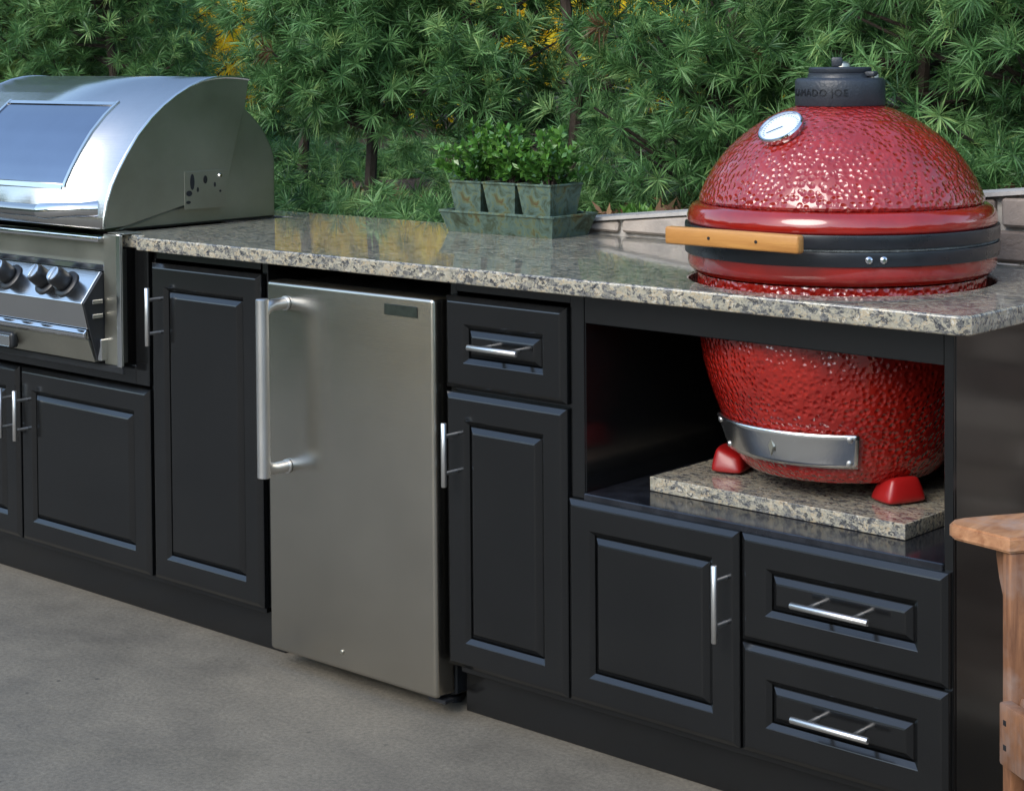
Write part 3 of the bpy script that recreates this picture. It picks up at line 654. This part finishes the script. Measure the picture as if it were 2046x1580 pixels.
for i, x0 in enumerate((-3.052, -2.944, -2.836)):
    x1 = x0+.102
    po = thing('planter_pot', (x0+.051, .58, .9235), 'square tapered verdigris metal '+names[i], 'pot', 'pots in the tray')
    frustum(x0, x1, .526, .640, .9238, 1.036, .016, .0035).build('body', 'patina', po)
    r_ = MB(); Q = [(x0, .526), (x1, .526), (x1, .640), (x0, .640)]
    for j in range(4): r_.tube([(*Q[j], 1.0355), (*Q[(j+1) % 4], 1.0355)], .003, 6)
    r_.build('rim', 'patina', po)
    MB().box(x0+.005, x1-.005, .531, .635, 1.016, 1.024).build('soil', 'soil', po)
    bx = thing('boxwood_plant', (x0+.051, .583, 1.0242), ['small leafy boxwood growing in the pot at the grill end', 'small leafy boxwood growing in the middle pot', 'small leafy boxwood growing in the pot at the kamado end'][i], 'plant', 'boxwoods in the pots')
    st = MB(); c0 = np.array([x0+.051, .583, 1.024]); tips = []
    for s_ in range(30):
        a = RNG.uniform(0, 6.28); sp = RNG.uniform(.02, .115)*(1.05 if i != 1 else .9); hh = RNG.uniform(.05, .155)*(1-.35*(sp/.12)**2)
        e = c0+np.array([math.cos(a)*sp*1.05, math.sin(a)*sp*.8, hh]); mid = c0*.5+e*.5+np.array([-math.cos(a)*.008, -math.sin(a)*.008, .012])
        b0 = c0+np.array([math.cos(a)*.012, math.sin(a)*.012, -.002]); st.tube([b0, mid, e], [.0022, .0017, .0009], 5)
        for t in np.linspace(.25, 1, 13):
            pnt = (1-t)**2*b0+2*t*(1-t)*mid+t*t*e; tips.append((pnt, e-b0, t))
    st.build('stems', 'bark', bx)
    base = []; dirs = []; ti = []
    for pnt, d, t in tips:
        for q in range(4):
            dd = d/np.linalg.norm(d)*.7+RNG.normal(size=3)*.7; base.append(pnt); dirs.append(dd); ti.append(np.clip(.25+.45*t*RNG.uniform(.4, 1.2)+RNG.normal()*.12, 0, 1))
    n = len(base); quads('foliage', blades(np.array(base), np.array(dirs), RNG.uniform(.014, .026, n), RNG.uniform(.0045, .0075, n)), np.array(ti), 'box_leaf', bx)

# ================================================================== WOODEN ARMCHAIR (only its near arm is in frame)
ax = Vector((.55, .835, 0)).normalized(); sx = Vector((-ax.y, ax.x, 0))    # ax: front->back, sx: towards the outer (cabinet) side
P0 = Vector((-1.279, -.126, 0))                                             # inner front corner of the near arm on the floor
ch = thing('wooden_armchair', tuple(P0+ax*.4-sx*.3), 'rustic brown wooden garden armchair with flat arms standing beside the cabinet end', 'chair')
rotc = Matrix((ax, sx, Vector((0, 0, 1)))).transposed().to_4x4(); rotc.translation = P0
def cbox(name, x0, x1, y0, y1, z0, z1, mat='chair_wood', bev=.004, mt=None, parent=ch):
    return MB().box(x0, x1, y0, y1, z0, z1, bev, 2, rotc @ (mt or Matrix.Identity(4))).build(name, mat, parent, smooth=True, ang=40)
ZA = .608
def arm(y_in, s_):
    pts = [(0, 0), (-.010, .025), (-.022, .055), (-.034, .082), (-.040, .100), (-.038, .114), (-.026, .127), (-.004, .134), (.05, .136), (.30, .136), (.55, .105), (.72, .07), (.72, 0.0)]
    poly = [(x, y_in+s_*y) for x, y in pts]
    b = bmesh.new(); A = [b.verts.new((x, y, ZA-.024)) for x, y in poly]; B = [b.verts.new((x, y, ZA)) for x, y in poly]; k_ = len(A)
    b.faces.new(A[::-1]); b.faces.new(B)
    for i in range(k_): b.faces.new((A[i], A[(i+1) % k_], B[(i+1) % k_], B[i]))
    bmesh.ops.recalc_face_normals(b, faces=b.faces)
    bmesh.ops.bevel(b, geom=[e for e in b.edges if e.calc_face_angle(0) > 1.2], offset=.004, segments=2, affect='EDGES'); b.transform(rotc)
    MB().bm(b).build('arm', 'arm_wood', ch, smooth=True, ang=40)
    # front leg board and curved bracket under the arm
    lo, hi = sorted((y_in+s_*.004, y_in+s_*.030)); cbox('leg', .004, .095, lo, hi, 0, ZA-.0245)
    br = [(y_in+s_*.0305, ZA-.025), (y_in+s_*.074, ZA-.025), (y_in+s_*.073, ZA-.045), (y_in+s_*.064, ZA-.078), (y_in+s_*.050, ZA-.108), (y_in+s_*.037, ZA-.135), (y_in+s_*.0305, ZA-.165)]
    q = MB().prism(br, .018, .046, 'x', .002); q.v = [tuple(rotc @ Vector(p)) for p in q.v]; q.build('arm_bracket', 'chair_wood', ch)
    lo, hi = sorted((y_in-s_*.022, y_in+s_*.0035)); sl_ = Matrix.Translation((.0, 0, .315)) @ Matrix.Rotation(R_(14), 4, 'Y')
    cbox('side_rail', .006, .86, lo, hi, -.05, .055, mt=sl_)
    for z in (.335, .298): 
        lo2, hi2 = sorted((y_in-s_*.022, y_in-s_*.014)); cbox('screw', -.0195, -.0175, lo2, hi2, z, z+.008, 'black_gap', .0005)
arm(0, 1); arm(-.56, -1)
cbox('front_rail', -.0185, .003, -.585, .000, .272, .366)
for i in range(6): cbox('seat_slat', .02+i*.085, .095+i*.085, -.556, -.004, .374, .392, mt=Matrix.Rotation(R_(12), 4, 'Y'))
for i in range(6): cbox('back_slat', -.004, .016, -.545+i*.09, -.463+i*.09, 0, .80-.03*abs(i-2.5), mt=Matrix.Translation((.52, 0, .20)) @ Matrix.Rotation(R_(24), 4, 'Y'))
cbox('back_rail', .62, .645, -.60, .045, ZA-.075, ZA-.027)
for y in (-.545, -.035): cbox('back_leg', .70, .76, y, y+.022, .0, .16)

# ================================================================== PLANTS
def pine_shrub(x, y, h, rad, label, seed, mat='needles', dens=1.0, ulow=0.0):
    rg = np.random.default_rng(seed); z0 = bed_z(x, y)-.02
    t = thing('pine_shrub', (x, y, z0), label, 'shrub', 'pine shrubs behind the wall')
    tk_ = MB(); tk_.tube([(x, y, z0-.05), (x+.03, y+.01, z0+h*.25), (x-.02, y, z0+h*.5), (x+.02, y-.01, z0+h*.7), (x-.01, y+.02, z0+h*.95)], [.019, .017, .015, .011, .005], 7)
    br_ = tk_; tips = []; outs = []
    nb = max(26, int(150*dens*(h/1.6)*(rad/.6)**1.0))
    for i in range(nb):
        u = ulow+(1-ulow)*rg.uniform(0, 1.0)**1.15; a = rg.uniform(0, 2*math.pi)
        prof = (1-.62*u**1.6)*(1 if u > .1 else .85)
        r = rad*prof*rg.uniform(.62, 1.12)
        zt_ = z0+u*h*.97; zb = max(z0+min(.05, h*.5), zt_-r*.35)
        e = np.array([x+math.cos(a)*r, y+math.sin(a)*r, zt_+rg.uniform(-.04, .06)]); b0 = np.array([x, y, zb])
        mid = (b0+e)/2+np.array([0, 0, -.03])
        br_.tube([b0, mid, e], [.008, .006, .003], 5, False)
        od = unit(e-b0+np.array([0, 0, .15]))
        m_ = rg.integers(8, 15)
        for j in range(m_):
            off = rg.normal(size=3)*np.array([.07, .07, .055]); tips.append(e+off); outs.append(unit(od*.8+off*6+rg.normal(size=3)*.25))
        for tt in (.55, .75):
            tips.append(b0*(1-tt)+e*tt+rg.normal(size=3)*.05); outs.append(unit(od+rg.normal(size=3)*.6))
    tk_.build('trunk', 'bark', t)
    tips = np.array(tips); outs = np.array(outs); nt_ = len(tips); K = 50
    tint_t = np.clip(rg.normal(.5, .2, nt_), .06, 1)
    # needles: rosette round each shoot, leaning forward
    d0 = np.repeat(outs, K, 0); rv = rg.normal(size=(nt_*K, 3)); perp = unit(rv-d0*np.sum(rv*d0, 1, keepdims=True))
    lean = rg.uniform(.05, .95, nt_*K)[:, None]; d = unit(perp*(1.05-lean*.35)+d0*(.15+lean*.75))
    base = np.repeat(tips, K, 0)-d0*rg.uniform(0, .035, nt_*K)[:, None]
    global RNG; keep = RNG; RNG = rg
    Q = blades(base, d, rg.uniform(.036, .070, nt_*K), rg.uniform(.0013, .0021, nt_*K), droop=.08); RNG = keep
    ti = np.clip(np.repeat(tint_t, K)+rg.normal(0, .13, nt_*K), .06, 1); ti[np.repeat(rg.uniform(size=nt_) < .007, K)] = .015
    quads('crown', Q, ti, mat, t); return t
front = [(-7.35, 1.75, 1.7, .62, 'yellow-green pine shrub growing beyond the grill, past its far side', 'needles_yellow'),
         (-6.65, 1.65, 1.5, .60, 'yellow-green pine shrub rising right behind the steel grill hood', 'needles_yellow'),
         (-6.10, 1.60, 1.65, .56, 'dense green pine shrub behind the rear edge of the grill hood', 'needles'),
         (-5.74, 1.50, 1.50, .31, 'green pine shrub between the grill hood and the counter back', 'needles'),
         (-2.88, 1.42, 1.60, .37, 'green pine shrub behind the low end of the stone wall', 'needles'),
         (-2.42, 1.60, 1.75, .52, 'green pine shrub behind the kamado, on its handle side', 'needles'),
         (-1.95, 1.50, 1.60, .58, 'green pine shrub straight behind the kamado chimney', 'needles'),
         (-1.30, 1.65, 1.70, .62, 'green pine shrub behind the high end of the stone wall', 'needles'),
         (-4.78, 1.45, .05, .30, 'knee-high young pine shrub below the gap beside the grill hood', 'needles'),
         (-3.42, 1.38, .05, .28, 'knee-high young pine shrub between the tray and the stone wall', 'needles'),
         (-4.45, 1.22, .05, .26, 'lowest young pine shrub, close behind the counter back', 'needles'),
         (-3.75, 1.20, .05, .26, 'low young pine shrub close behind the tray of pots', 'needles')]
for i, (x, y, h, r, lb, mt_) in enumerate(front): pine_shrub(x, y, h, r, lb, 100+i, mt_)
pine_shrub(-4.46, 1.30, 1.5, .30, 'thin see-through pine shrub in the gap beside the grill hood', 150, 'needles', .15, .34)
pine_shrub(-3.42, 1.40, 1.5, .30, 'thin see-through pine shrub in the gap above the boxwoods', 151, 'needles', .25, .30)
pine_shrub(-4.02, 1.18, 1.65, .33, 'green pine shrub on a bare stem straight behind the potted boxwoods', 152, 'needles', 1.7, .24)
pine_shrub(-3.72, 1.30, 1.60, .30, 'green pine shrub on a bare stem behind the kamado end of the tray', 153, 'needles', 1.3, .24)
for i, (x, y, lb) in enumerate([(-4.95, 1.06, 'next to the grill corner'), (-4.25, 1.02, 'behind the open stretch of counter'), (-3.55, 1.00, 'behind the tray of pots')]): pine_shrub(x, y, .02, .26, 'creeping pine sprig at the counter back, '+lb, 170+i, 'needles', 1.0)
for i, (x, lb) in enumerate([(-5.95, 'nearest the grill'), (-5.40, 'behind the gap beside the grill hood'), (-4.88, 'behind the bare-stemmed shrub'), (-4.38, 'behind the kamado end of the tray')]):
    pine_shrub(x, 2.6, .04, .36, 'ground-hugging young pine in the middle row, '+lb, 160+i, 'needles', 1.3)
back = [(-9.6, 3.0, 2.2, .85, 'behind the yellow-green shrub past the grill'), (-8.4, 2.9, 2.3, .8, 'behind the grill hood'), (-7.55, 3.1, 2.0, .42, 'beside the gap that shows the golden tree'),
        (-3.55, 3.1, 2.3, .50, 'behind the bare stretch of wall'), (-2.8, 3.0, 2.2, .75, 'behind the kamado'), (-1.8, 3.1, 2.2, .7, 'behind the high end of the wall')]
lowrow = [(-7.75, 4.2, .22, .62, 'below the golden tree beside the grill hood'), (-5.85, 4.2, .22, .62, 'below the golden tree above the boxwoods')]
for i, (x, y, h, r, lb) in enumerate(back): pine_shrub(x, y, h, r, 'taller pine shrub of the second row, '+lb, 300+i, 'needles', .8)
for i, (x, y, h, r, lb) in enumerate(lowrow): pine_shrub(x, y, h, r, 'low spreading pine shrub at the back, '+lb, 400+i, 'needles', 1.6)

def leafy_tree(name, x, y, h, rad, zlow, n, label, seed, mat, cat='tree', group=None, L=(.035, .065)):
    rg = np.random.default_rng(seed); z0 = bed_z(x, y)-.05
    t = thing(name, (x, y, z0), label, cat, group)
    tk_ = MB(); tk_.tube([(x, y, z0-.1), (x+.05, y, z0+h*.4), (x, y+.05, z0+h*.85)], [.10, .07, .02], 8)
    cl = []
    for i in range(46):
        u = rg.uniform(zlow, 1); a = rg.uniform(0, 6.28); r = rad*math.sin(math.pi*min(.95, max(.12, u)))**.5*rg.uniform(.35, 1.05)
        e = np.array([x+math.cos(a)*r, y+math.sin(a)*r, z0+u*h]); b0 = np.array([x, y, z0+max(.25, u*.65)*h*.8]); tk_.tube([b0, (b0+e)/2+[0, 0, .06], e], [.025, .015, .006], 5, False); cl.append(e)
    tk_.build('trunk', 'bark', t)
    cl = np.array(cl)[rg.integers(0, len(cl), n)]; base = cl+rg.normal(size=(n, 3))*np.array([.24, .24, .17])*rad/1.2
    global RNG; keep = RNG; RNG = rg
    Q = blades(base, rg.normal(size=(n, 3)), rg.uniform(*L, n), rg.uniform(.012, .022, n)); RNG = keep
    quads('crown', Q, np.clip(rg.normal(.5, .25, n), 0, 1), mat, t)
leafy_tree('autumn_tree', -8.8, 5.3, 3.8, 1.5, .08, 22000, 'golden yellow autumn tree glimpsed through the gap beside the grill hood', 501, 'yellow_leaf', group='autumn trees beyond the shrubs')
leafy_tree('autumn_tree', -6.5, 5.4, 3.6, 1.3, .08, 20000, 'golden yellow autumn tree glimpsed through the gap above the potted boxwoods', 502, 'yellow_leaf', group='autumn trees beyond the shrubs')
leafy_tree('autumn_tree', -10.4, 6.2, 4.2, 1.5, .1, 16000, 'golden yellow autumn tree farthest beyond the grill hood', 503, 'yellow_leaf', group='autumn trees beyond the shrubs')

# low weeds at the wall foot
for i, (x, y, lb) in enumerate([(-2.78, .93, 'low light green weed at the wall top beside the tray'), (-2.52, .96, 'small green weed in the mulch behind the stone wall')]):
    n = 90; z = bed_z(x, y); b0 = np.stack([RNG.normal(x, .035, n), RNG.normal(y, .03, n), np.full(n, z)], 1); dv = RNG.normal(size=(n, 3))*.5; dv[:, 2] = np.abs(dv[:, 2])+.5
    wd = thing('weed', (x, y, z), lb, 'plant', 'weeds in the mulch'); quads('leaves', blades(b0, dv, RNG.uniform(.03, .075, n), RNG.uniform(.004, .009, n), .2), RNG.uniform(.4, 1, n), 'box_leaf', wd)

# distant woodland all round (seen only through gaps and in reflections)
n = 26000; a = RNG.uniform(0, 2*math.pi, n); r = RNG.normal(24, 2.2, n); hh = 5.2+1.6*np.sin(a*5)+1.1*np.sin(a*11+1)+.7*np.sin(a*23+2)
P = np.stack([-2+r*np.cos(a), -1+r*np.sin(a), RNG.uniform(0, 1, n)**.85*hh], 1)
tag(quads('woodland', blades(P, RNG.normal(size=(n, 3)), RNG.uniform(.5, 1.1, n), RNG.uniform(.16, .36, n)), RNG.uniform(0, 1, n), 'wood_leaf'), 'dark distant woodland ringing the garden', kind='stuff')

# small loose things
st = bmesh.new(); bmesh.ops.create_icosphere(st, subdivisions=3, radius=.03)
for v_ in st.verts: v_.co = Vector((v_.co.x*1.2, v_.co.y, v_.co.z*.75))*(1+.12*math.sin(v_.co.x*90+v_.co.y*60))
st.transform(Matrix.Translation((-3.80, .93, bed_z(-3.8, .93)+.028)))
tag(MB().bm(st).build('pale_stone', 'coping', smooth=True, origin=(0, 0, 0)), 'small pale rounded stone on the mulch behind the grill corner', 'stone')
